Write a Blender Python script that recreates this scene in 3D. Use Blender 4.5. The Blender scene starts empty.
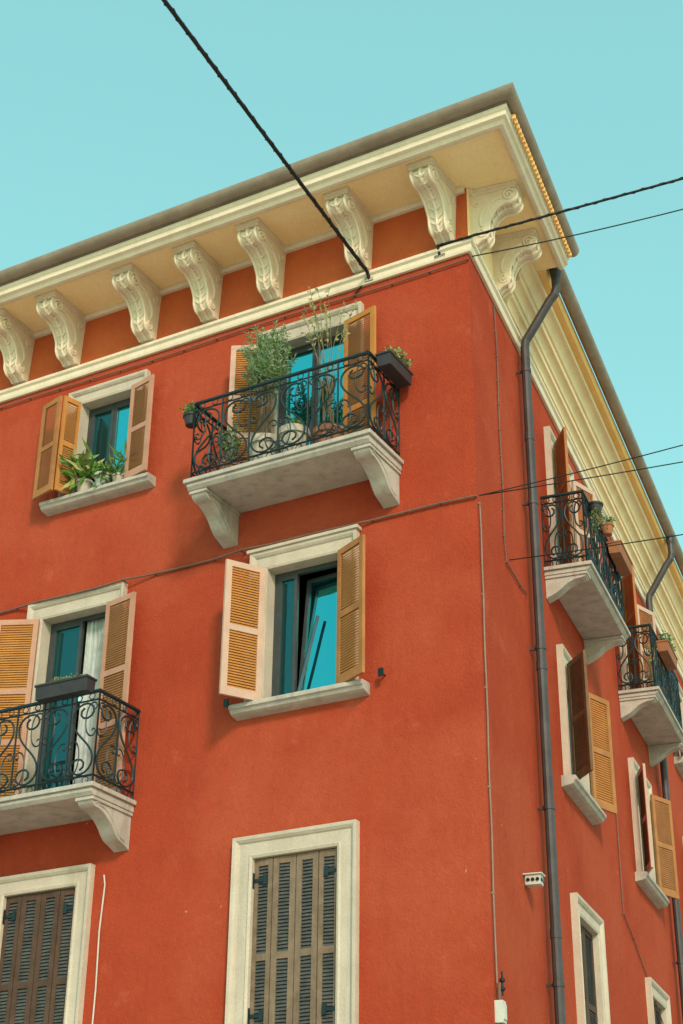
import bpy, bmesh, math, random
from mathutils import Vector, Matrix
random.seed(7)
sc=bpy.context.scene
COL=sc.collection
R=random.Random(11)

# ------------------------------------------------------------------ frames
AF,AS=1.056284,0.367034
P0=Vector((1.4538,15.0,0))
dF=Vector((-math.sin(AF),math.cos(AF),0)); nF=Vector((-math.cos(AF),-math.sin(AF),0))
dS=Vector((math.sin(AS),math.cos(AS),0)); nS=Vector((math.cos(AS),-math.sin(AS),0))
def FR(x,d,z): return P0+dF*x+nF*d+Vector((0,0,z))
def SD(x,d,z): return P0+dS*x+nS*d+Vector((0,0,z))
def WD(x,d,z): return Vector((x,d,z))
_det=nF.x*nS.y-nF.y*nS.x
def CORNER(d,e,z):
    ax=(d*nS.y-nF.y*e)/_det; ay=(nF.x*e-d*nS.x)/_det
    return P0+Vector((ax,ay,z))

# ------------------------------------------------------------------ materials
def mat(name,c1,c2=None,scale=3.0,rough=0.8,bump=0.0,bscale=60.0,metal=0.0,c3=None,streak=0.0,contrast=(0.35,0.65),spec=0.3,dirt=None):
    m=bpy.data.materials.new(name); m.use_nodes=True
    nt=m.node_tree; N=nt.nodes; L=nt.links
    b=N['Principled BSDF']; b.inputs['Roughness'].default_value=rough
    b.inputs['Metallic'].default_value=metal
    b.inputs['Specular IOR Level'].default_value=spec
    g=N.new('ShaderNodeNewGeometry')
    def noise(s,det=6,vec=None,ro=0.6):
        n=N.new('ShaderNodeTexNoise'); n.inputs['Scale'].default_value=s; n.inputs['Detail'].default_value=det
        n.inputs['Roughness'].default_value=ro
        L.new(vec or g.outputs['Position'],n.inputs['Vector']); return n.outputs['Fac']
    def ramp(f,a,bb,hi=1.0):
        r=N.new('ShaderNodeMapRange'); r.inputs[1].default_value=a; r.inputs[2].default_value=bb; r.inputs[4].default_value=hi; r.clamp=True
        L.new(f,r.inputs[0]); return r.outputs[0]
    def mix(f,a,bb):
        x=N.new('ShaderNodeMix'); x.data_type='RGBA'
        L.new(f,x.inputs[0])
        for s,v in ((x.inputs[6],a),(x.inputs[7],bb)):
            if isinstance(v,tuple): s.default_value=(*v,1)
            else: L.new(v,s)
        return x.outputs[2]
    if c2 is None: c2=tuple(q*0.8 for q in c1)
    col=mix(ramp(noise(scale),*contrast),c1,c2)
    def shifted(loc):
        mp=N.new('ShaderNodeMapping'); mp.inputs['Location'].default_value=loc; L.new(g.outputs['Position'],mp.inputs[0]); return mp.outputs[0]
    if c3:
        col=mix(ramp(noise(scale*0.38,8,ro=.62),0.46,0.60,.9),col,c3)
        col=mix(ramp(noise(scale*1.1,10,shifted((7,3,5)),.74),0.56,0.63,.16),col,tuple(q*.72 for q in c2))
        # pale lime bloom where the plaster was patched, and small chips
        col=mix(ramp(noise(scale*2.2,10,shifted((-4,9,1)),.72),0.59,0.68,.34),col,tuple(min(1,q*1.15+.03) for q in c3))
        col=mix(ramp(noise(scale*5.5,4,shifted((2,-9,4)),.6),0.735,0.75,.6),col,(0.55,0.36,0.27))
    if streak>0:
        mp=N.new('ShaderNodeMapping'); mp.inputs['Scale'].default_value=(5,5,0.35); L.new(g.outputs['Position'],mp.inputs[0])
        col=mix(ramp(noise(1.6,7,mp.outputs[0]),0.52,0.8,streak),col,dirt or tuple(q*0.45 for q in c1))
    col=mix(ramp(noise(scale*14,3),0.3,0.7,.22),col,tuple(q*0.6 for q in c1))
    L.new(col,b.inputs['Base Color'])
    if bump>0:
        bn=N.new('ShaderNodeBump'); bn.inputs['Strength'].default_value=bump; bn.inputs['Distance'].default_value=0.02
        a=N.new('ShaderNodeMath'); a.operation='ADD'; L.new(noise(bscale,5),a.inputs[0]); L.new(noise(bscale*0.12,4),a.inputs[1])
        L.new(a.outputs[0],bn.inputs['Height']); L.new(bn.outputs[0],b.inputs['Normal'])
    return m
M={}
M['red']=mat('red_stucco',(0.405,0.062,0.030),(0.355,0.050,0.025),1.0,0.95,0.6,38,c3=(0.42,0.077,0.040),streak=0.3,dirt=(0.28,0.04,0.024),spec=0.05)
M['frieze']=mat('orange_frieze_stucco',(0.56,0.125,0.045),(0.50,0.10,0.040),1.4,0.95,0.4,38,streak=0.15,spec=0.05)
M['cream']=mat('cream_plaster',(0.58,0.485,0.415),(0.49,0.405,0.345),2.5,0.85,0.35,45,streak=0.5,dirt=(0.29,0.23,0.185),spec=0.15)
M['bcream']=mat('bright_cream_plaster',(0.80,0.665,0.535),(0.72,0.59,0.46),2.5,0.85,0.2,45,streak=0.3,dirt=(0.44,0.34,0.24),spec=0.15)
M['stone']=mat('pale_stone',(0.50,0.44,0.41),(0.39,0.345,0.32),5,0.85,0.4,55,streak=0.7,dirt=(0.18,0.155,0.14),spec=0.15)
M['soffit']=mat('brightened_ochre_soffit',(0.98,0.74,0.44),(0.95,0.67,0.36),1.8,0.9,0.3,30,streak=0.2,dirt=(0.80,0.50,0.25),spec=0.1)  # ochre lifted near white; bounce light from below is put into the colour
M['gcream']=mat('golden_cream_plaster',(0.84,0.64,0.42),(0.77,0.56,0.35),2.5,0.85,0.2,45,streak=0.25,dirt=(0.5,0.34,0.2),spec=0.15)
M['yellow']=mat('yellow_plaster',(0.92,0.56,0.22),(0.85,0.48,0.18),2,0.85,0.2,30,spec=0.2)
M['gutter']=mat('gutter_metal',(0.32,0.245,0.195),(0.24,0.18,0.145),4,0.6,0.05,20,streak=.4)
M['pipe']=mat('dark_pipe',(0.075,0.066,0.075),(0.05,0.044,0.05),4,0.45,0.05,20,metal=0.2,streak=.3)
M['iron']=mat('wrought_iron',(0.012,0.026,0.034),(0.02,0.038,0.046),9,0.45,0.1,80,metal=0.2)
M['black']=mat('black_rubber',(0.012,0.013,0.016),None,9,0.6)
M['gold']=mat('golden_louvre',(0.52,0.225,0.065),(0.44,0.18,0.052),4,0.7,0.15,60,spec=.1)
M['peach']=mat('peach_painted_wood',(0.58,0.38,0.31),(0.50,0.325,0.265),5,0.7,0.15,60,spec=.1)
M['amber']=mat('amber_wood',(0.42,0.185,0.075),(0.33,0.14,0.058),5,0.7,0.2,60,spec=.1)
M['brick']=mat('faded_pink_wood',(0.52,0.28,0.205),(0.44,0.225,0.165),5,0.7,0.2,60,spec=.1)
M['olive']=mat('weathered_taupe_wood',(0.24,0.165,0.12),(0.16,0.112,0.082),7,0.8,0.4,50,streak=.6,dirt=(.34,.26,.2),spec=.1)
M['olived']=mat('blue_grey_louvre_wood',(0.11,0.108,0.108),(0.065,0.066,0.069),7,0.8,0.3,50,spec=.1)
M['brown']=mat('dark_brown_wood',(0.11,0.064,0.048),(0.075,0.044,0.034),6,0.7,0.3,50,spec=.1)
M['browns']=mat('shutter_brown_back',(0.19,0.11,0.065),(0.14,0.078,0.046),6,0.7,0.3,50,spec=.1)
M['sash']=mat('grey_sash_paint',(0.055,0.062,0.068),(0.04,0.046,0.05),6,0.5)
M['blue']=mat('blue_sash_edge',(0.02,0.09,0.14),(0.015,0.06,0.10),6,0.5)
M['white']=mat('white_paint',(0.58,0.55,0.52),(0.50,0.47,0.44),5,0.6)
M['curtain']=mat('curtain_cloth',(0.56,0.58,0.57),(0.38,0.42,0.42),8,0.9)
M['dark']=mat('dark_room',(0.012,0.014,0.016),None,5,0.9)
M['terracotta']=mat('terracotta',(0.36,0.14,0.075),(0.27,0.10,0.05),9,0.85,0.2,60)
M['potpale']=mat('pale_pot_clay',(0.52,0.45,0.38),(0.40,0.34,0.29),9,0.8,0.2,60)
M['taupe']=mat('taupe_cable',(0.30,0.20,0.17),(0.24,0.15,0.13),9,0.8)
M['planter']=mat('dark_planter_plastic',(0.045,0.04,0.05),(0.03,0.03,0.035),9,0.55)
M['leaf']=mat('green_leaf',(0.13,0.26,0.04),(0.075,0.16,0.025),14,0.45,spec=.4)
M['leafs']=mat('silvery_leaf',(0.26,0.36,0.21),(0.17,0.25,0.14),12,0.65,spec=.2)
M['leafy']=mat('yellowing_leaf',(0.40,0.36,0.14),(0.28,0.27,0.10),12,0.65,spec=.2)
M['twig']=mat('twig_bark',(0.22,0.15,0.09),(0.16,0.11,0.06),20,0.85)
M['asphalt']=mat('asphalt',(0.055,0.053,0.05),(0.04,0.04,0.04),3,0.9,0.3,80)
M['paving']=mat('pale_bounce_paving',(0.72,0.57,0.43),(0.64,0.50,0.38),2,0.85,0.3,12)  # unseen ground, made pale and warm to bounce light up to the soffit
M['tile']=mat('clay_roof_tile',(0.36,0.17,0.09),(0.26,0.12,0.07),6,0.85,0.5,14)
M['grey']=mat('grey_cable',(0.20,0.11,0.09),(0.15,0.08,0.065),6,0.7)
M['lens']=mat('dark_lens',(0.02,0.02,0.025),None,9,0.15)
def glass(name,lo):
    m=bpy.data.materials.new(name); m.use_nodes=True
    nt=m.node_tree; N=nt.nodes; L=nt.links; N.clear()
    o=N.new('ShaderNodeOutputMaterial'); mx=N.new('ShaderNodeMixShader')
    d=N.new('ShaderNodeBsdfDiffuse'); d.inputs[0].default_value=(0.012,0.03,0.035,1)
    gl=N.new('ShaderNodeBsdfGlossy'); gl.inputs['Color'].default_value=(0.08,0.76,0.84,1); gl.inputs['Roughness'].default_value=0.02
    g=N.new('ShaderNodeNewGeometry'); n=N.new('ShaderNodeTexNoise'); n.inputs['Scale'].default_value=2.2; L.new(g.outputs['Position'],n.inputs['Vector'])
    b=N.new('ShaderNodeBump'); b.inputs['Strength'].default_value=0.06; b.inputs['Distance'].default_value=0.05
    L.new(n.outputs[0],b.inputs['Height']); L.new(b.outputs[0],gl.inputs['Normal'])
    f=N.new('ShaderNodeFresnel'); f.inputs[0].default_value=2.2 if lo>.3 else 1.5
    mr=N.new('ShaderNodeMapRange'); mr.inputs[1].default_value=0; mr.inputs[2].default_value=1; mr.inputs[3].default_value=lo; mr.inputs[4].default_value=1.0
    L.new(f.outputs[0],mr.inputs[0]); L.new(mr.outputs[0],mx.inputs[0])
    L.new(d.outputs[0],mx.inputs[1]); L.new(gl.outputs[0],mx.inputs[2]); L.new(mx.outputs[0],o.inputs[0])
    return m
M['glass']=glass('window_glass',.62); M['glassd']=glass('dim_window_glass',.08)

# ------------------------------------------------------------------ mesh builder
ORG={}
class MB:
    def __init__(s): s.v=[];s.f=[];s.m=[];s.mats=[];s.T=None
    def mi(s,k):
        if k not in s.mats: s.mats.append(k)
        return s.mats.index(k)
    def add(s,vs,fs,k):
        b=len(s.v); i=s.mi(k)
        for p in vs: s.v.append(s.T(*p) if s.T else tuple(p))
        for f in fs: s.f.append([b+q for q in f]); s.m.append(i)
    def box(s,x0,x1,y0,y1,z0,z1,k):
        s.add([(x0,y0,z0),(x1,y0,z0),(x1,y1,z0),(x0,y1,z0),(x0,y0,z1),(x1,y0,z1),(x1,y1,z1),(x0,y1,z1)],
              [(0,3,2,1),(4,5,6,7),(0,1,5,4),(1,2,6,5),(2,3,7,6),(3,0,4,7)],k)
    def prism(s,poly,x0,x1,k):   # poly in (d,z), extruded along x
        n=len(poly)
        vs=[(x0,d,z) for d,z in poly]+[(x1,d,z) for d,z in poly]
        fs=[tuple(range(n)),tuple(range(2*n-1,n-1,-1))]+[(i,(i+1)%n,n+(i+1)%n,n+i) for i in range(n)]
        s.add(vs,fs,k)
    def tube(s,pts,r,k,n=6,taper=None,cap=True):
        P=[Vector(p) for p in pts]; m=len(P)
        vs=[];up=None
        for i,p in enumerate(P):
            t=(P[min(i+1,m-1)]-P[max(i-1,0)])
            if t.length<1e-9: t=Vector((0,0,1))
            t.normalize()
            if up is None:
                up=Vector((0,0,1)) if abs(t.z)<0.9 else Vector((1,0,0))
            a=(up-t*up.dot(t)); 
            if a.length<1e-6: a=t.orthogonal()
            a.normalize(); up=a; b=t.cross(a)
            rr=r if taper is None else r*(1+(taper-1)*i/(m-1))
            for j in range(n):
                q=2*math.pi*j/n
                vs.append(tuple(p+a*(rr*math.cos(q))+b*(rr*math.sin(q))))
        fs=[]
        for i in range(m-1):
            for j in range(n):
                fs.append((i*n+j,i*n+(j+1)%n,(i+1)*n+(j+1)%n,(i+1)*n+j))
        if cap: fs.append(tuple(range(n))); fs.append(tuple(range((m-1)*n,m*n)))
        s.add(vs,fs,k)
    def lathe(s,c,prof,k,n=14):
        vs=[];m=len(prof)
        for r,z in prof:
            for j in range(n):
                q=2*math.pi*j/n; vs.append((c[0]+r*math.cos(q),c[1]+r*math.sin(q),c[2]+z))
        fs=[(i*n+j,i*n+(j+1)%n,(i+1)*n+(j+1)%n,(i+1)*n+j) for i in range(m-1) for j in range(n)]
        fs.append(tuple(range(n)))
        s.add(vs,fs,k)
    def finish(s,name,frame,parent=None,bevel=0,smooth=False,props=None,recalc=True):
        vs=[frame(*p) for p in s.v]
        lo=[min(v[i] for v in vs) for i in range(3)]; hi=[max(v[i] for v in vs) for i in range(3)]
        o=Vector(((lo[0]+hi[0])/2,(lo[1]+hi[1])/2,lo[2]))
        me=bpy.data.meshes.new(name); me.from_pydata([v-o for v in vs],[],s.f)
        for k in s.mats: me.materials.append(M[k])
        me.polygons.foreach_set('material_index',s.m)
        if recalc:
            bm=bmesh.new(); bm.from_mesh(me); bmesh.ops.recalc_face_normals(bm,faces=bm.faces); bm.to_mesh(me); bm.free()
        if smooth: me.polygons.foreach_set('use_smooth',[True]*len(me.polygons))
        me.update()
        ob=bpy.data.objects.new(name,me); COL.objects.link(ob)
        ORG[ob.name]=o
        if parent: ob.parent=parent; ob.location=o-ORG[parent.name]
        else: ob.location=o
        if bevel:
            b=ob.modifiers.new('Bevel','BEVEL'); b.width=bevel; b.segments=2; b.limit_method='ANGLE'; b.angle_limit=0.6
        return ob
def thing(name,label,cat,loc,group=None):
    e=bpy.data.objects.new(name,None); COL.objects.link(e); e.location=loc; ORG[e.name]=Vector(loc)
    e['label']=label; e['category']=cat; e.empty_display_size=0.2
    if group: e['group']=group
    return e

# ------------------------------------------------------------------ building
BL=thing('building','orange red stucco corner building with balconies and bracketed eaves','building',P0)
U1,V1,ZT=13.0,24.0,14.03
oF={'W1':(1.65,2.66,4.30,6.15),'W0':(4.96,5.97,4.30,6.14),
    'W2':(1.66,2.60,7.88,9.48),'B2':(4.84,5.84,7.02,9.53),
    'W3':(4.73,5.57,11.17,12.56),'B3':(1.62,2.62,10.50,12.54),
    'W8':(8.3,9.3,7.88,9.48),'W9':(8.3,9.3,11.17,12.56),'W7':(8.3,9.3,4.3,6.15)}
oS={'S3':(3.66,4.66,10.35,12.42),'S2':(3.66,4.64,7.72,9.25),'S1':(3.64,4.64,4.3,6.12),
    'T3':(8.05,9.05,10.35,12.42),'T2':(8.0,9.0,7.68,9.20),'T1':(8.0,9.0,4.3,6.02),
    'X3':(12.6,13.6,10.9,12.4),'X2':(12.6,13.6,7.02,9.3),'X1':(12.6,13.6,4.3,6.0),
    'Y3':(17,18,10.9,12.4),'Y2':(17,18,7.7,9.2)}
w=MB()
def sheet(fr,x1,holes,dep=0.22):
    w.T=lambda x,d,z:tuple(fr(x,d,z))
    xs=sorted(set([0,x1]+[h[0] for h in holes]+[h[1] for h in holes])); zs=sorted(set([0,13.18,ZT]+[h[2] for h in holes]+[h[3] for h in holes]))
    for i in range(len(xs)-1):
        for j in range(len(zs)-1):
            cx=(xs[i]+xs[i+1])/2; cz=(zs[j]+zs[j+1])/2
            if any(h[0]<cx<h[1] and h[2]<cz<h[3] for h in holes): continue
            w.add([(xs[i],0,zs[j]),(xs[i+1],0,zs[j]),(xs[i+1],0,zs[j+1]),(xs[i],0,zs[j+1])],[(0,1,2,3)],'frieze' if cz>13.18 else 'red')
    for h in holes:
        a,b,c,d=h; D=-dep
        w.add([(a,0,c),(a,0,d),(a,D,d),(a,D,c)],[(0,1,2,3)],'cream')
        w.add([(b,0,c),(b,0,d),(b,D,d),(b,D,c)],[(0,1,2,3)],'cream')
        w.add([(a,0,d),(b,0,d),(b,D,d),(a,D,d)],[(0,1,2,3)],'cream')
        w.add([(a,0,c),(b,0,c),(b,D,c),(a,D,c)],[(0,1,2,3)],'stone')
sheet(FR,U1,list(oF.values())); sheet(SD,V1,list(oS.values()))
w.T=None
A=FR(U1,0,0);B=SD(V1,0,0);Cc=A+B-P0; Z=Vector((0,0,ZT))
w.add([A,Cc,Cc+Z,A+Z],[(0,1,2,3)],'red'); w.add([B,Cc,Cc+Z,B+Z],[(0,1,2,3)],'red')
wall=w.finish('wall',WD,BL,recalc=False)

r=MB()
zr=14.27
out=[FR(U1,.95,zr),CORNER(.95,.78,zr),SD(1.95,.78,zr),SD(1.95,.42,zr),SD(V1,.42,zr),A+B-P0+Vector((0,0,zr)),]
ap=(A+B)/2+Vector((0,0,16.2))
vs=[tuple(p) for p in out]+[tuple(ap)]; n=len(out)
r.add(vs,[(i,(i+1)%n,n) for i in range(n)]+[tuple(range(n))],'tile')
r.finish('roof',WD,BL)
def sweep(poly,k,name,bevel=0,v_end=1.9,ratio=.823,smooth=False,parent=BL,u_end=U1):
    s=MB(); n=len(poly); vs=[]
    for st in range(3):
        for d,z in poly:
            vs.append(tuple([FR(u_end,d,z),CORNER(d,ratio*d,z),SD(v_end,ratio*d,z)][st]))
    fs=[tuple(range(n)),tuple(range(2*n,3*n))]
    for st in range(2):
        for i in range(n):
            fs.append((st*n+i,st*n+(i+1)%n,(st+1)*n+(i+1)%n,(st+1)*n+i))
    s.add(vs,fs,k); return s.finish(name,WD,parent,bevel=bevel,smooth=smooth)
sweep([(0.002,14.0),(.80,14.0),(.80,14.07),(0.002,14.07)],'soffit','soffit')
sweep([(.803,14.10),(.803,13.965),(.84,13.94),(.89,13.94),(.92,13.98),(.965,14.0),(.965,14.06),(.99,14.08),(.99,14.13),(.803,14.13)],'bcream','fascia',bevel=.006)
def arc(cx,cz,r0,r1,n=10,a0=180,a1=360):
    o=[(cx+r0*math.cos(math.radians(a0+(a1-a0)*i/n)),cz+r0*math.sin(math.radians(a0+(a1-a0)*i/n))) for i in range(n+1)]
    q=[(cx+r1*math.cos(math.radians(a0+(a1-a0)*i/n)),cz+r1*math.sin(math.radians(a0+(a1-a0)*i/n))) for i in range(n+1)]
    return o+q[::-1]
sweep(arc(1.045,14.245,.10,.088),'gutter','gutter',v_end=1.96)
sweep([(.95,14.14),(1.0,14.14),(1.0,14.26),(.95,14.26)],'gutter','drip_edge',v_end=1.93)
s=MB(); x=-.92
while x<1.86: s.box(x,x+.045,.818,.862,14.065,14.125,'yellow'); x+=.085
s.finish('dentil_band',SD,BL)
sweep([(0.001,13.03),(.04,13.03),(.05,13.06),(.05,13.12),(.08,13.145),(.08,13.185),(.055,13.2),(0.001,13.2)],'bcream','string_course',bevel=.004,v_end=V1,ratio=1.0)
s=MB(); s.prism([(0.002,13.93),(.05,13.93),(.07,13.96),(.07,13.997),(0.002,13.997)],.02,U1,'bcream'); s.finish('soffit_moulding',FR,BL)
def cove(d0,z0,d1,z1,n=6):
    return [(d0+(d1-d0)*(1-math.cos(math.pi/2*i/n)),z0+(z1-z0)*math.sin(math.pi/2*i/n)) for i in range(n+1)]
s=MB()
s.prism([(0.002,13.205),(.05,13.205),(.05,13.275),(.07,13.28),(.07,13.30)]+cove(.073,13.31,.125,13.385)+[(.14,13.39),(.14,13.425),(.13,13.43),(.13,13.50),(.155,13.505),(.155,13.525)]+cove(.158,13.53,.235,13.625)+[(.25,13.63),(.25,13.66),(.24,13.665),(.24,13.755),(.265,13.76),(.265,13.78)]+cove(.27,13.785,.36,13.90)+[(.385,13.905),(.385,13.995),(0.002,13.995)],1.50,V1,'gcream')
s.finish('side_cornice',SD,BL,bevel=.002)
s=MB(); s.prism([(0.002,13.205),(.02,13.205),(.02,13.997),(0.002,13.997)],.004,1.497,'soffit'); s.prism([(0.02,13.93),(.05,13.93),(.07,13.96),(.07,13.997),(0.02,13.997)],.01,1.497,'bcream'); s.finish('side_frieze',SD,BL)
s=MB(); s.prism([(.002,14.0),(.47,14.0),(.49,14.03),(.49,14.16),(.002,14.16)],1.905,V1,'yellow'); s.finish('side_fascia',SD,BL)
s=MB(); s.prism(arc(.585,14.20,.09,.078),1.97,V1,'gutter'); s.finish('gutter',SD,BL)

def spiral(cx,cz,r,turns,a0,sgn=1,n=22):
    return [(cx+r*(1-.85*i/n)*math.cos(a0+sgn*2*math.pi*turns*i/n),cz+r*(1-.85*i/n)*math.sin(a0+sgn*2*math.pi*turns*i/n)) for i in range(n+1)]
def smoothpoly(P,n=4):
    o=[];m=len(P)
    for i in range(m-1):
        p0=P[max(i-1,0)];p1=P[i];p2=P[i+1];p3=P[min(i+2,m-1)]
        for j in range(n):
            t=j/n
            o.append(tuple(0.5*((2*p1[k])+(-p0[k]+p2[k])*t+(2*p0[k]-5*p1[k]+4*p2[k]-p3[k])*t*t+(-p0[k]+3*p1[k]-3*p2[k]+p3[k])*t**3) for k in range(2)))
    o.append(P[-1]); return o
def eave_bracket(fr,x,wd=.28,dp=.74,zt=13.995,h=.76,back=0.002):
    s=MB(); q=dp/.70; k='bcream'
    s.T=lambda X,d,z:(x+(X-x)*(1-.26*min(1,max(0,(zt-.08-z)/h))),d,z)
    curve=[(.60,-.07),(.645,-.10),(.665,-.155),(.645,-.215),(.575,-.25),(.49,-.245),(.41,-.27),(.335,-.33),(.285,-.405),(.255,-.48),(.25,-.55),(.245,-.61),(.20,-.67),(.13,-.69),(.07,-.735)]
    front=smoothpoly(curve,3)
    poly=[(back,zt-.07)]+[(d*q,zt+z*h/.74) for d,z in front]+[(back,zt-h)]
    s.prism(poly,x-wd/2,x+wd/2,k)
    s.box(x-wd/2-.03,x+wd/2+.03,back,.69*q,zt-.035,zt,k)
    s.box(x-wd/2-.015,x+wd/2+.015,back,.665*q,zt-.075,zt-.033,k)
    ex=[(x,d*q+.004,zt+z*h/.74-.004) for d,z in front]
    s.tube(ex,.026,k,6)
    for i in range(8,len(front)-6,4):
        d,z=front[i]
        for sg in(-1,1):
            s.tube([(x+sg*.015,d*q+.010,zt+z*h/.74-.02),(x+sg*.055,d*q+.013,zt+z*h/.74+.005),(x+sg*.095,d*q+.004,zt+z*h/.74+.035)],.016,k,6,taper=.5)
    for sg in(-1,1):
        s.tube([(x+sg*(wd/2-.018),p[1]+.002,p[2]) for p in ex],.020,k,6)
        sx=x+sg*(wd/2+.004)
        s.tube([(sx,d*q,zt+z*h/.74) for d,z in spiral(.56,-.16,.082,1.7,.3,1)],.019,k,5)
        s.tube([(sx,d*q,zt+z*h/.74) for d,z in spiral(.165,-.60,.070,1.6,.0,-1)],.016,k,5)
        inner=smoothpoly([(.48,-.18),(.35,-.20),(.24,-.27),(.165,-.37),(.15,-.46),(.17,-.53)],3)
        s.tube([(sx,d*q,zt+z*h/.74) for d,z in inner],.018,k,5)
        s.tube([(sx,d*q,zt+z*h/.74) for d,z in spiral(.12,-.20,.05,1.3,1.5,1,14)],.012,k,5)
    return s.finish('bracket',fr,BL)
for u in (.27,1.40,2.66,3.61,4.58,5.82,6.70,7.6,8.7,9.9,11.1): eave_bracket(FR,u)
eave_bracket(SD,.22,dp=.62); eave_bracket(SD,1.18,dp=.60)

# ------------------------------------------------------------------ windows
def surround(fr,o,wd,parent,bottom=None,k='cream',wide=0.0):
    x0,x1,z0,z1=o; zb=z0 if bottom is None else bottom
    prof=[(0,0.0),(0,.05),(.03,.062),(.045,.045),(wd-.07,.045),(wd-.06,.062),(wd-.035,.082),(wd,.086),(wd,0.0)]
    s=MB(); n=len(prof); vs=[]
    for st in range(4):
        for a,d in prof:
            vs.append([(x0-a,d,zb),(x0-a,d,z1+a),(x1+a,d,z1+a),(x1+a,d,zb)][st])
    fs=[]
    for st in range(3):
        for i in range(n-1): fs.append((st*n+i,st*n+i+1,(st+1)*n+i+1,(st+1)*n+i))
    fs.append(tuple(range(n))); fs.append(tuple(range(3*n,4*n)))
    s.add(vs,fs,k)
    if wide:
        s.box(x0-wd-wide,x1+wd+wide,.0,.11,z1+wd+.002,z1+wd+.04,k)
    return s.finish('frame',fr,parent,bevel=.003)
def sill(fr,o,ext,parent,k='stone'):
    x0,x1,z0,z1=o; s=MB()
    a,b=x0-ext,x1+ext
    s.prism([(-.2,z0-.002),(.17,z0-.02),(.185,z0-.035),(.185,z0-.075),(.16,z0-.085),(.14,z0-.12),(.10,z0-.135),(.002,z0-.15),(-.01,z0-.15),(-.01,z0-.05),(-.2,z0-.05)],a,b,k)
    return s.finish('sill',fr,parent,bevel=.006)
def leaf(fr,parent,hx,side,alpha,w_,z0,z1,d0=.075,stile='peach',louv='gold',mids=(0.5,),st=.065,iron=False,pitch=.031):
    ca,sa=math.cos(math.radians(alpha)),math.sin(math.radians(alpha))
    s=MB(); s.T=lambda a,b,c:(hx+side*(a*ca-b*sa),d0+a*sa+b*ca,c)
    t=.036; h=z1-z0; w_-=.006
    s.box(.003,st,0,t,z0,z1,stile); s.box(w_-st,w_,0,t,z0,z1,stile)
    rails=[(z0,z0+.10)]+[(z0+h*m-.035,z0+h*m+.035) for m in mids]+[(z1-.07,z1)]
    for a,b in rails: s.box(st,w_-st,.001,t-.001,a,b,stile)
    for i in range(len(rails)-1):
        a,b=rails[i][1],rails[i+1][0]; n=max(2,int((b-a)/pitch)); p=(b-a)/n
        for j in range(n):
            zc=a+p*(j+.5); y=t/2; e=R.uniform(-.002,.002)
            s.add([(st,y-.012,zc+.014+e),(w_-st,y-.012,zc+.014-e),(w_-st,y+.012,zc-.018-e),(st,y+.012,zc-.018+e),
                   (st,y-.012,zc+.022+e),(w_-st,y-.012,zc+.022-e),(w_-st,y+.012,zc-.010-e),(st,y+.012,zc-.010+e)],
                  [(0,3,2,1),(4,5,6,7),(0,1,5,4),(1,2,6,5),(2,3,7,6),(3,0,4,7)],louv)
    if iron:
        for zc in (z1-.22,z0+.25):
            s.box(-.05,.16,t+.001,t+.010,zc-.018,zc+.018,'iron'); s.box(-.02,.01,t+.002,t+.03,zc-.08,zc+.08,'iron')
            s.box(.12,.17,t+.002,t+.012,zc-.05,zc+.05,'iron')
    return s.finish('shutter',fr,parent,bevel=0)
def window(fr,o,kind='window',sash='sash',opened=None,dep=.17,gl='glass'):
    x0,x1,z0,z1=o; s=MB(); D=-dep; f=.055
    s.box(x0+.001,x0+f,D,D+.05,z0,z1,sash); s.box(x1-f,x1-.001,D,D+.05,z0,z1,sash)
    s.box(x0+f,x1-f,D,D+.05,z1-f,z1-.001,sash); s.box(x0+f,x1-f,D,D+.05,z0+.001,z0+f,sash)
    a0,a1=x0+f,x1-f; m=(a0+a1)/2
    def cas(hx,side,wd,al,tilt=0,g_=gl,sash=sash):
        ca,sa=math.cos(math.radians(al)),math.sin(math.radians(al)); tt=math.tan(math.radians(tilt))
        zb,zt=z0+f+.003,z1-f-.003; g=.045
        s.T=lambda a,b,c:(hx+side*(a*ca),D+.01-a*sa+b-(c-zb)*tt,c)
        s.box(.002,g,0,.045,zb,zt,sash); s.box(wd-g,wd-.002,0,.045,zb,zt,sash)
        s.box(g,wd-g,0,.045,zt-g,zt,sash)
        s.box(g,wd-g,.002,.043,zb,zb+g,sash)
        s.box(g,wd-g,.015,.022,zb+g,zt-g,g_)
        s.T=None
    def drape(xa,xb,y):
        n=36; vs=[]
        for i in range(n+1):
            x=xa+(xb-xa)*i/n; q=y+.022*math.sin(i*1.3)+.008*math.sin(i*2.9)
            vs+= [(x,q,z0+.02),(x,q,z1)]
        s.add(vs,[(2*i,2*i+1,2*i+3,2*i+2) for i in range(n)],'curtain')
    wd=a1-a0
    if opened=='tilt':
        cas(a1,-1,wd*.30,0,g_='glassd'); cas(a0,1,wd*.69,4,tilt=6)
        s.tube([(a0+wd*.64,D+.07,z0+.07),(a0+wd*.42,D-.02,z0+1.0)],.024,'blue',4)
    elif opened=='door':
        cas(a1,-1,wd*.5,0,g_='glassd'); drape(a0+.005,m-.005,D-.04)
    elif opened=='half':
        cas(a1,-1,wd*.5-.002,0,g_='glassd'); cas(a0,1,wd*.5-.002,0)
    else:
        cas(a0,1,m-a0-.002,0); cas(a1,-1,a1-m-.002,0)
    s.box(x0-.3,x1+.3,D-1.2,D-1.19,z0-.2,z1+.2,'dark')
    return s.finish(kind,fr,BL)

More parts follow.
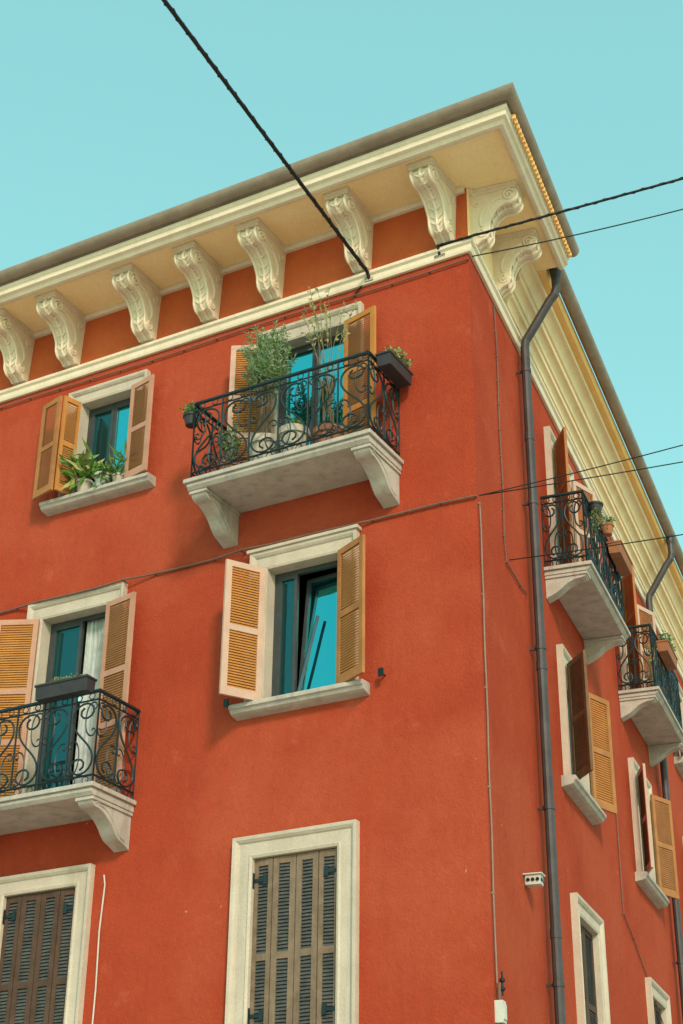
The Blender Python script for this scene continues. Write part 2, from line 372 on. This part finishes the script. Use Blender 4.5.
def F(n): return oF[n]
def S_(n): return oS[n]
for k,stl in (('W1','olive'),('W0','brown')):
    W=window(FR,F(k)); surround(FR,F(k),.235 if k=='W1' else .215,W); sill(FR,F(k),.28,W)
    x0,x1,z0,z1=F(k); q=(x1-x0)/4
    for sd,hx in ((1,x0),(-1,x1)):
        leaf(FR,W,hx,sd,3,q*.93,z0+.01,z1-.01,d0=-.035,stile=stl,louv='olived',iron=True,st=.052,pitch=.036,mids=(.45,))
        leaf(FR,W,hx+sd*q*.93,sd,-2.5,q*1.07,z0+.01,z1-.01,d0=-.022,stile=stl,louv='olived',st=.066,pitch=.036,mids=(.45,))
W=window(FR,F('W2'),opened='tilt'); surround(FR,F('W2'),.225,W,wide=.03); sill(FR,F('W2'),.36,W)
x0,x1,z0,z1=F('W2')
leaf(FR,W,x1+.02,1,58,.50,z0-.02,z1-.01,stile='peach',louv='gold',st=.075)
leaf(FR,W,x0-.02,-1,27,.50,z0-.02,z1-.01,stile='amber',louv='gold')
W=window(FR,F('W3'),opened='half'); surround(FR,F('W3'),.21,W); sill(FR,F('W3'),.42,W)
x0,x1,z0,z1=F('W3')
leaf(FR,W,x1+.01,1,74,.26,z0,z1,stile='gold',louv='gold',st=.04)
leaf(FR,W,x1+.02+.26*math.cos(math.radians(74)),1,-16,.40,z0,z1,d0=.075+.26*math.sin(math.radians(74)),stile='amber',louv='amber')
leaf(FR,W,x0-.01,-1,14,.42,z0,z1,stile='brick',louv='amber')
W=window(FR,F('B2'),kind='balcony_door',opened='door'); surround(FR,F('B2'),.23,W)
x0,x1,z0,z1=F('B2')
leaf(FR,W,x1+.02,1,24,.54,z0+.02,z1-.01,stile='brick',louv='gold',mids=(.36,.62))
leaf(FR,W,x0-.02,-1,12,.50,z0+.02,z1-.01,stile='brick',louv='amber',mids=(.36,.62))
W=window(FR,F('B3'),kind='balcony_door'); surround(FR,F('B3'),.23,W)
x0,x1,z0,z1=F('B3')
leaf(FR,W,x1+.02,1,24,.50,z0+.02,z1-.01,stile='peach',louv='gold',mids=(.36,.62))
leaf(FR,W,x0-.02,-1,14,.50,z0+.02,z1-.01,stile='gold',louv='amber',mids=(.36,.62))
for k in ('W8','W9','W7'):
    W=window(FR,F(k)); surround(FR,F(k),.23,W); sill(FR,F(k),.3,W)
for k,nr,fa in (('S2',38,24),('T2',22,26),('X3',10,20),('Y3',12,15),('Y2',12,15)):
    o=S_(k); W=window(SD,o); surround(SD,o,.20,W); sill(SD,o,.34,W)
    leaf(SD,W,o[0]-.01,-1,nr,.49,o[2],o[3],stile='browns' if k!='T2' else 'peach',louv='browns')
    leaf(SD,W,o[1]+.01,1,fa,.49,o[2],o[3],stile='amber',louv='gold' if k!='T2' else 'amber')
for k in ('S1','T1','X1'):
    o=S_(k); W=window(SD,o); surround(SD,o,.21,W); sill(SD,o,.3,W)
    leaf(SD,W,o[0],1,0,.5,o[2]+.01,o[3]-.01,d0=-.06,stile='brown',louv='olived'); leaf(SD,W,o[1],-1,0,.5,o[2]+.01,o[3]-.01,d0=-.06,stile='brown',louv='olived')  # on the nearest window, closed dark leaves added to keep the opening dark
for k in ('S3','T3','X2'):
    o=S_(k); W=window(SD,o,kind='balcony_door',gl='glassd'); surround(SD,o,.2,W)
    leaf(SD,W,o[0]-.01,-1,30,.50,o[2]+.02,o[3],stile='amber',louv='amber',mids=(.36,.62))
    leaf(SD,W,o[1]+.01,1,24,.52,o[2]+.02,o[3],stile='peach',louv='amber',mids=(.36,.62))

# ------------------------------------------------------------------ balconies
def clothoid(kind,n,turn):
    pts=[];x=y=0; K_=12; N=n*K_
    for i in range(N+1):
        t=-1+2*i/N
        th=turn*t*t if kind=='S' else .9*t+turn*t**3
        if i%K_==0: pts.append((x,y))
        x+=math.cos(th)/N; y+=math.sin(th)/N
    a=math.atan2(pts[-1][1]-pts[0][1],pts[-1][0]-pts[0][0]); r_=math.pi/2-a
    pts=[(p[0]*math.cos(r_)-p[1]*math.sin(r_),p[0]*math.sin(r_)+p[1]*math.cos(r_)) for p in pts]
    lx=min(p[0] for p in pts);hx=max(p[0] for p in pts);lz=min(p[1] for p in pts);hz=max(p[1] for p in pts)
    return [((p[0]-lx)/(hx-lx),(p[1]-lz)/(hz-lz)) for p in pts]
SS=clothoid('S',40,8.2); CS=clothoid('C',26,5.2)
def railing(fr,parent,x0,x1,D,zb,zt):
    s=MB()
    segs=[((x0,.0),(x0,D)),((x0,D),(x1,D)),((x1,D),(x1,.0))]
    for (ax,ad),(bx,bd) in segs:
        L=math.hypot(bx-ax,bd-ad); ux,ud=(bx-ax)/L,(bd-ad)/L
        P=lambda t,z,o=0:(ax+ux*t-ud*o,ad+ud*t+ux*o,z)
        s.tube([P(0,zt),P(L,zt)],.024,'iron',6)
        s.tube([P(0,zt-.10),P(L,zt-.10)],.012,'iron',4)
        s.tube([P(0,zb+.10),P(L,zb+.10)],.014,'iron',4)
        n=max(2,round(L/.36)); u=L/n
        for i in range(n+1):
            s.tube([P(i*u,zb if i%2==0 or i==n else zb+.1),P(i*u,zt)],.012,'iron',5)
        lo,hi=zb+.11,zt-.11; H=hi-lo
        for i in range(n):
            a=i*u+.014; wv=u-.028; fl=(i%2==0)
            X=(lambda q:a+wv*q) if fl else (lambda q:a+wv*(1-q))
            s.tube([P(X(.06+.88*q[0]),lo+H*(.02+.96*q[1])) for q in SS],.0125,'iron',5)
            s.tube([P(X(.02+.40*q[0]),lo+H*(.52+.46*q[1])) for q in CS],.010,'iron',4)
            s.tube([P(X(.98-.40*q[0]),lo+H*(.02+.46*q[1])) for q in CS],.010,'iron',4)
            for c_ in (.25,.75):
                s.tube([P(a+wv*c_+.038*math.cos(j*.63),zt-.052+.036*math.sin(j*.63)) for j in range(11)],.0075,'iron',4)
                s.tube([P(a+wv*c_+.040*math.cos(j*.63),zb+.052+.038*math.sin(j*.63)) for j in range(11)],.0075,'iron',4)
    return s.finish('railing',fr,parent)
def balcony(fr,x0,x1,D,zb,zt,th=.13,brh=.42,bw=.2,inset=.03):
    s=MB(); zs=zb+th
    s.box(x0-.03,x1+.03,.002,D+.05,zs-.05,zs,'stone')
    s.prism([(.002,zb),(D-.02,zb),(D+.0,zb+.02),(D+.02,zb+.04),(D+.02,zs-.052),(.002,zs-.052)],x0,x1,'stone')
    o=s.finish('balcony',fr,BL,bevel=.006)
    for xa in (x0+inset,x1-inset-bw):
        b=MB()
        cur=smoothpoly([(D*.93,zb-.003),(D*.93,zb-.06),(D*.86,zb-.10),(D*.74,zb-.11),(D*.60,zb-.15),(D*.46,zb-.22),(D*.36,zb-.30),(D*.27,zb-.35),(D*.15,zb-.38),(.0,zb-brh)],3) if brh>.4 else smoothpoly([(D*.93,zb-.003),(D*.93,zb-.05),(D*.84,zb-.075),(D*.7,zb-.085),(D*.5,zb-.13),(D*.34,zb-.20),(D*.2,zb-.25),(.0,zb-brh)],3)
        b.prism([(.002,zb-.003)]+cur[:-1]+[(.002,zb-brh)],xa,xa+bw,'stone')
        b.box(xa-.02,xa+bw+.02,.002,D*.965,zb-.04,zb-.003,'stone')
        if brh>.4:
            for sx in (xa-.002,xa+bw+.002):
                b.tube([(sx,d,z) for d,z in [(D*.86,zb-.06)]+[(q[0]*.88,q[1]+.035) for q in cur[4:-3]]],.012,'stone',5)
        b.finish('bracket',fr,o,bevel=.006)
    railing(fr,o,x0+.03,x1-.03,D-.02,zs,zt)
    return o
balcony(FR,.90,3.28,.76,10.33,11.50)
balcony(FR,4.27,6.62,.76,6.88,8.08)
balcony(SD,3.02,5.36,.56,10.20,11.32,th=.11,brh=.30,bw=.17)
balcony(SD,7.45,9.85,.56,10.20,11.32,th=.11,brh=.30,bw=.17)
balcony(SD,11.9,14.3,.56,6.90,8.02,th=.11,brh=.30,bw=.17)

# ------------------------------------------------------------------ drain pipes
def pipe(v,eo=.585):
    s=MB()
    pts=[(v,eo,14.13),(v,eo,13.80),(v,eo-.03,13.70),(v,eo-.10,13.62),(v,.20,13.16),(v,.145,13.08),(v,.13,12.98),(v,.13,0.15)]
    s.tube(pts,.058,'pipe',12)
    s.lathe((v,eo,13.98),[(.06,0),(.075,.06),(.075,.14)],'pipe',12)
    z=12.6
    while z>0.6:
        s.tube([(v,.13,z),(v,.13,z+.05)],.066,'pipe',12); s.box(v-.012,v+.012,0.0,.09,z+.01,z+.035,'pipe'); z-=1.9
    for z in (11.6,8.55,5.5,2.5): s.tube([(v,.13,z),(v,.13,z+.10)],.064,'pipe',12)
    s.finish('drainpipe',SD,BL,smooth=False)
pipe(2.07); pipe(10.25)

# ------------------------------------------------------------------ cables
def cable(name,label,pts,r,k='black',frame=WD,n=6,cat='cable',group=None,clips=0,twist=False):
    s=MB(); s.tube(pts,r,k,n)
    if clips:
        for i in range(0,len(pts)-1,clips):
            p=Vector(pts[i]); s.box(p.x-.010,p.x+.010,0.0,p.y+r+.003,p.z-.008,p.z+.008,k)
    if twist:
        P=[Vector(p) for p in pts]; hel=[]; tot=0
        for i in range(len(P)-1):
            seg=P[i+1]-P[i]; L=seg.length; t=seg.normalized(); a=t.orthogonal().normalized(); b=t.cross(a); m=int(L/.05)
            for j in range(m):
                q=tot+j*.05; an=q/.22*2*math.pi
                hel.append(P[i]+seg*(j/m)+(a*math.cos(an)+b*math.sin(an))*r*.95)
            tot+=L
        s.tube(hel,r*.5,k,5)
    o=s.finish(name,frame); o['label']=label; o['category']=cat
    if group:o['group']=group
    return o
def sag(a,b,s,n=24):
    a=Vector(a);b=Vector(b)
    return [a.lerp(b,i/n)-Vector((0,0,4*s*(i/n)*(1-i/n))) for i in range(n+1)]
A1=FR(1.30,.07,13.16); v=Vector((-1.97,10.3,12.81))-A1
cable('overhead_cable','thick twisted black overhead cable anchored to the facade',sag(A1,A1+v*3.3,.06,40),.022,twist=True,group='overhead cables')
A2=FR(.35,.07,13.22); v=Vector((4.65,13.8,13.52))-CORNER(.05,.05,13.15)
cable('overhead_cable','twisted black overhead cable stretched from the building corner',[A2,CORNER(.10,.10,13.18)]+sag(CORNER(.10,.10,13.18),CORNER(.1,.1,13.18)+v*4,.12,30)[1:],.016,twist=True,group='overhead cables')
C3=CORNER(.06,.06,12.92); v=Vector((4.66,14.0,13.74))-C3
cable('overhead_cable','thin black overhead cable sagging from the building corner',sag(C3,C3+v*4,.7,60),.008,group='overhead cables')
C4=CORNER(.04,.04,9.76); v=Vector((4.2,13.66,10.18))-C4
cable('overhead_cable','thin black overhead cable leaving the building corner',sag(C4,C4+v*4,.35,60),.007,group='overhead cables')
v=Vector((4.25,13.9,9.93))-C4
cable('overhead_cable','thin black overhead cable leaving the building corner',sag(C4,C4+v*4,.2,40),.007,group='overhead cables')
C5=SD(1.1,.05,9.52); v=Vector((4.36,14.6,9.49))-C5
cable('overhead_cable','thin black overhead cable fixed to the side wall',sag(C5,C5+v*4,.25,40),.007,group='overhead cables')
pts=[]; x=0.0
while x<U1: pts.append((x,.028 if not(1.35<x<2.95 or 4.55<x<6.15) else .105,9.785+.02*math.sin(x*2.1)-.02*R.random())); x+=.42
cable('wall_cable','dark cable clipped along the facade above the windows',pts,.014,frame=FR,clips=1,k='grey')
pts=[(u,.028+.0,12.93-.012*math.sin(u*1.7)) for u in [i*.5 for i in range(26)]]
cable('wall_cable','thin cable clipped just under the string course',pts,.010,frame=FR,clips=1,k='grey')
pts=[(.05,.018,9.72),(.07,.018,9.4)]+[(.06+.012*math.sin(i*1.7),.018,9.0-i*.35) for i in range(12)]+[(.07,.018,4.66)]
cable('wall_cable','taupe conduit cable running down beside the building corner',pts,.0095,frame=SD,k='taupe',clips=3)
pts=[(1.02,.02,12.95)]+[(1.05+.02*math.sin(i*1.3),.02,12.6-i*.35) for i in range(9)]+[(1.1,.02,9.5),(1.7,.02,9.47),(2.0,.02,9.5)]
cable('wall_cable','thin cable running down the side wall beside the drainpipe',pts,.008,frame=SD,k='grey',clips=1)
pts=[(4.60,.02,6.22),(4.57,.03,6.1),(4.60,.025,5.6),(4.585,.025,5.0),(4.60,.02,4.2)]
cable('wall_cable','pale hanging cable beside the window',pts,.009,frame=FR,k='white',clips=0)
pts=[(6.5,.02,9.0),(6.52,.02,8.2),(6.5,.02,6.8),(7.1,.02,6.6),(9.7,.02,5.4),(10.1,.02,5.3)]
cable('wall_cable','thin cable crossing the side wall between windows',pts,.008,frame=SD,k='grey',clips=1)

jb=MB(); jb.box(1.30,1.42,.02,.18,5.89,5.99,'white'); jb.box(1.28,1.44,0.0,.20,5.992,6.005,'white'); jb.box(1.33,1.39,0,.02,5.90,5.98,'white')
for d in (.05,.10,.15): jb.tube([(1.305,d,5.94),(1.288,d,5.94)],.019,'lens',10)
for x in (1.33,1.39): jb.tube([(x,.175,5.94),(x,.192,5.94)],.019,'lens',10)
o=jb.finish('sensor_box',SD); o['label']='small white wall box with three dark lenses'; o['category']='sensor'
jb=MB(); jb.box(.02,.13,0,.08,4.30,4.50,'white'); jb.box(.03,.12,.08,.09,4.33,4.47,'white')
jb.tube([(.06,.04,4.66),(.06,.04,4.50)],.016,'grey',8); jb.tube([(.09,.04,4.30),(.09,.04,3.2)],.014,'grey',8)
for z in (4.60,4.68): jb.lathe((.14,.05,z),[(.015,0),(.028,.012),(.028,.03),(.015,.04)],'black',8)
jb.tube([(.14,.05,4.56),(.14,.05,4.78)],.010,'black',6)
o=jb.finish('junction_box',SD); o['label']='white electrical junction box on the wall by the corner'; o['category']='junction box'
jb=MB(); jb.box(1.24,1.36,0,.05,13.05,13.10,'iron'); jb.tube([(1.30,.03,13.08),(1.30,.09,13.17)],.022,'black',8); jb.tube([(1.30,.05,13.15),(1.42,.03,13.02),(1.5,.03,12.94)],.009,'black',6)
o=jb.finish('cable_anchor',FR); o['label']='iron anchor holding the overhead cable on the facade'; o['category']='anchor'
jb=MB(); jb.box(.28,.42,0,.05,13.06,13.11,'iron'); jb.tube([(.35,.03,13.1),(.35,.09,13.22)],.022,'black',8)
o=jb.finish('cable_anchor',FR); o['label']='iron anchor holding the overhead cable near the corner'; o['category']='anchor'
for u in (1.12,3.05,):
    jb=MB(); jb.tube([(u,0,7.92),(u,.10,7.92)],.010,'iron',6); jb.box(u-.03,u+.03,.09,.105,7.88,7.97,'iron')
    o=jb.finish('shutter_hook',FR); o['label']='small black iron shutter hook fixed in the wall'; o['category']='hook'

# ------------------------------------------------------------------ plants
def leaves(s,p,dirv,ln,wd,k,rr):
    d=Vector(dirv).normalized(); a=d.orthogonal().normalized(); a=Matrix.Rotation(rr.random()*6.28,3,d)@a; n=d.cross(a)
    p=Vector(p); q=p+d*ln*.5+n*ln*.06; e=p+d*ln
    s.add([tuple(p),tuple(q+a*wd),tuple(e),tuple(q-a*wd)],[(0,1,2,3)],k)
def plant(fr,base,crown,rad,nb,nl,ln,wd,ks,pot=None,label='',droop=0,seed=1,spread=1.0,twig=.006,cat='potted plant',boxp=None):
    rr=random.Random(seed)
    top=thing('potted_plant',label,cat,fr(*base),'potted plants on balconies and sills')
    p=MB()
    if boxp:
        L,Wd,H=boxp; x,d,z=base
        p.prism([(d-Wd/2+.015,z),(d+Wd/2-.015,z),(d+Wd/2,z+H),(d-Wd/2,z+H)],x-L/2,x+L/2,pot)
        p.box(x-L/2-.012,x+L/2+.012,d-Wd/2-.012,d+Wd/2+.012,z+H-.02,z+H+.006,pot)
        ztop=z+H
        p.finish('planter_box',fr,top,bevel=.004)
    else:
        kk,rad_,H=pot
        p.lathe(base,[(rad_*.65,0),(rad_*.72,.01),(rad_*.92,H*.8),(rad_*1.05,H*.81),(rad_*1.05,H),(rad_*.92,H),(rad_*.9,H*.93),(0.001,H*.93)],kk,16)
        p.finish('pot',fr,top,smooth=False); ztop=base[2]+H*.93
    s=MB(); c=Vector(crown)
    for b in range(nb):
        while True:
            t=Vector((rr.uniform(-1,1),rr.uniform(-1,1),rr.uniform(-1,1)))
            if t.length<=1: break
        tip=c+Vector((t.x*rad[0],t.y*rad[1],t.z*rad[2]))
        if boxp: st=Vector((base[0]+rr.uniform(-.45,.45)*boxp[0],base[1]+rr.uniform(-.3,.3)*boxp[1],ztop))
        else: st=Vector((base[0]+rr.uniform(-.4,.4)*pot[1],base[1]+rr.uniform(-.4,.4)*pot[1],ztop))
        mid=st.lerp(tip,.55)+Vector((rr.uniform(-.06,.06),rr.uniform(-.06,.06),abs(tip.z-st.z)*.12+.02))
        if rad[2]>.35: mid=Vector((st.x*.5+c.x*.35+tip.x*.15,mid.y,mid.z))
        pts=[]
        for i in range(9):
            q=i/8; pts.append(st*(1-q)**2+mid*2*q*(1-q)+tip*q*q-Vector((0,0,droop*q*q*rr.uniform(.5,1))))
        s.tube(pts,twig,'twig',4,taper=.35)
        for j in range(nl):
            q=rr.uniform(.35 if rad[2]<.35 else .64,1.0); i=min(7,int(q*8)); pp=pts[i].lerp(pts[i+1],q*8-i)
            dv=(pts[i+1]-pts[i]).normalized()*.6+Vector((rr.gauss(0,.7),rr.gauss(0,.7),rr.gauss(.1,.6)))
            leaves(s,pp,dv,ln*rr.uniform(.6,1.3),wd*rr.uniform(.7,1.2),rr.choice(ks),rr)
    s.finish('foliage',fr,top,recalc=False)
zs=10.462
plant(FR,(2.45,.42,zs),(2.45,.50,12.08),(.46,.32,.44),68,66,.070,.008,['leafs','leafs','leafs','leaf'],pot=('potpale',.21,.46),label='feathery silver green shrub in a pale pot on the balcony',seed=3,twig=.0035)
plant(FR,(1.62,.40,zs),(1.60,.45,12.48),(.42,.25,.46),13,18,.065,.012,['leafy','leafy','leafs'],pot=('terracotta',.18,.38),label='tall sparse yellowing shrub in a terracotta pot on the balcony',seed=5,twig=.006)
plant(FR,(2.92,.45,zs),(2.92,.45,11.10),(.22,.2,.26),22,20,.055,.013,['leafs','leafs','leaf'],pot=('terracotta',.14,.26),label='small grey green bush in a terracotta pot',seed=8)
plant(FR,(2.02,.50,zs),(2.02,.5,11.02),(.16,.15,.10),8,10,.06,.014,['leaf','leafs'],pot=('potpale',.18,.44),label='low green plant in a pale clay pot',seed=9)
plant(FR,(.80,.36,11.36),(.78,.36,11.60),(.14,.26,.07),60,18,.04,.012,['leafs','leafy'],pot='planter',boxp=(.17,.55,.16),label='grey succulents in a dark planter box hung on the railing',seed=4,twig=.004)
plant(FR,(3.38,.62,11.30),(3.38,.62,11.52),(.14,.14,.09),36,16,.045,.012,['leafs','leaf'],pot=('planter',.10,.14),label='small succulent in a dark pot hung outside the railing',seed=6,twig=.004)
plant(FR,(5.40,.04,11.17),(5.38,.12,11.58),(.24,.14,.26),17,6,.24,.036,['leaf','leaf','leaf','leafy'],pot=('potpale',.11,.18),label='broad leaved green plant in a pale pot on the sill',droop=.08,seed=12,twig=.004)
plant(FR,(5.10,.04,11.17),(5.08,.12,11.40),(.18,.14,.12),12,6,.15,.022,['leaf','leaf','leafs'],pot=('white',.12,.20),label='trailing green plant in a white pot on the sill',droop=.15,seed=13,twig=.004)
plant(FR,(4.86,.05,11.17),(4.80,.14,11.46),(.16,.12,.22),10,5,.22,.018,['leaf','leaf'],pot=('potpale',.08,.13),label='spiky green plant in a small pot on the sill',seed=14,droop=.1,twig=.004)
plant(FR,(4.75,.80,8.06),(4.75,.8,8.27),(.34,.07,.05),26,6,.035,.008,['leafs','leafy'],pot='planter',boxp=(.72,.17,.17),label='long dark planter box with sparse dry plants on the railing',seed=15,twig=.003)
plant(SD,(4.05,.64,11.16),(4.05,.66,11.37),(.11,.10,.06),16,10,.035,.010,['leaf','leafs'],pot=('terracotta',.09,.15),label='round terracotta pot with green plant on the railing',seed=16,twig=.004)
plant(SD,(4.75,.66,11.05),(4.75,.66,11.27),(.32,.09,.05),22,9,.032,.009,['leafs','leafy'],pot='terracotta',boxp=(.75,.18,.17),label='terracotta planter box with small plants on the railing',seed=17,twig=.003)
plant(SD,(3.45,.62,11.18),(3.4,.64,11.1),(.22,.14,.16),22,12,.035,.010,['leafs','leaf'],pot=('planter',.10,.14),label='trailing grey green plant in a dark pot on the railing',seed=18,droop=.18,twig=.004)
plant(SD,(8.3,.64,11.05),(8.3,.66,11.36),(.4,.12,.12),40,14,.045,.013,['leaf','leafs'],pot='terracotta',boxp=(.8,.18,.17),label='planter box with green plants on the far railing',seed=19,twig=.004)
plant(SD,(9.3,.30,10.33),(9.3,.35,11.5),(.4,.25,.4),34,18,.06,.014,['leafy','leafs'],pot=('terracotta',.17,.3),label='bushy plant in a terracotta pot on the far balcony',seed=20)

# ------------------------------------------------------------------ ground
g=MB(); g.add([(-300,-300,-.004),(300,-300,-.004),(300,300,-.004),(-300,300,-.004)],[(0,1,2,3)],'paving'); o=g.finish('ground',WD,recalc=False); o['kind']='structure'
g=MB()
for z0,z1,e in ((0,.12,1.6),):
    pts=[FR(U1,e,0),CORNER(e,e,0),SD(V1,e,0)]; inn=[FR(U1,0.003,0),CORNER(0.003,0.003,0),SD(V1,0.003,0)]
    for i in range(2):
        a,b,c,d=inn[i],inn[i+1],pts[i+1],pts[i]; h=Vector((0,0,z1))
        g.add([a+h,b+h,c+h,d+h,d,c],[(0,1,2,3),(3,2,5,4)],'stone')
o=g.finish('pavement',WD,recalc=False); o['kind']='structure'
g=MB()
a,b=CORNER(1.7,5.0,.004),SD(V1,5.0,.004)
g.add([a,b,b+nS*4,a+nS*4],[(0,1,2,3)],'asphalt')
o=g.finish('road',WD,recalc=False); o['kind']='structure'

# ------------------------------------------------------------------ light
sx,sy=.24,-.97; EL=math.radians(30)
to=Vector((sx*math.cos(EL),sy*math.cos(EL),math.sin(EL))).normalized()
L=bpy.data.lights.new('sun','SUN'); L.energy=2.85; L.angle=math.radians(9); L.color=(1.0,.76,.62)
lo=bpy.data.objects.new('sun',L); COL.objects.link(lo); lo.rotation_euler=to.to_track_quat('Z','Y').to_euler(); lo.location=(0,-10,20)
wd=bpy.data.worlds.new('World'); sc.world=wd; wd.use_nodes=True
N=wd.node_tree.nodes; K=wd.node_tree.links; bg=N['Background']
sk=N.new('ShaderNodeTexSky'); sk.sky_type='NISHITA'; sk.sun_disc=False; sk.sun_elevation=EL; sk.sun_rotation=math.atan2(sx,sy)
sk.air_density=1.0; sk.dust_density=1.2; sk.ozone_density=1.0
mx=N.new('ShaderNodeMix'); mx.data_type='RGBA'; mx.blend_type='MULTIPLY'; mx.inputs[0].default_value=1
mx.inputs[7].default_value=(2.8,3.9,2.45,1)
K.new(sk.outputs[0],mx.inputs[6])
m2=N.new('ShaderNodeMix'); m2.data_type='RGBA'; m2.inputs[0].default_value=.65; m2.inputs[7].default_value=(2.15,5.2,5.25,1)
K.new(mx.outputs[2],m2.inputs[6]); K.new(m2.outputs[2],bg.inputs[0]); bg.inputs[1].default_value=.13
# ------------------------------------------------------------------ camera
cd=bpy.data.cameras.new('camera'); cam=bpy.data.objects.new('camera',cd); COL.objects.link(cam)
cd.sensor_fit='VERTICAL'; cd.sensor_height=36; cd.lens=1585.08/1024*36; cd.clip_end=2000
cam.matrix_world=Matrix.Translation((0,0,1.6))@(Matrix.Rotation(math.pi/2+.488496,4,'X')@Matrix.Rotation(.011427,4,'Z'))
sc.camera=cam
sc.view_settings.view_transform='Standard'; sc.view_settings.look='None'; sc.view_settings.exposure=0
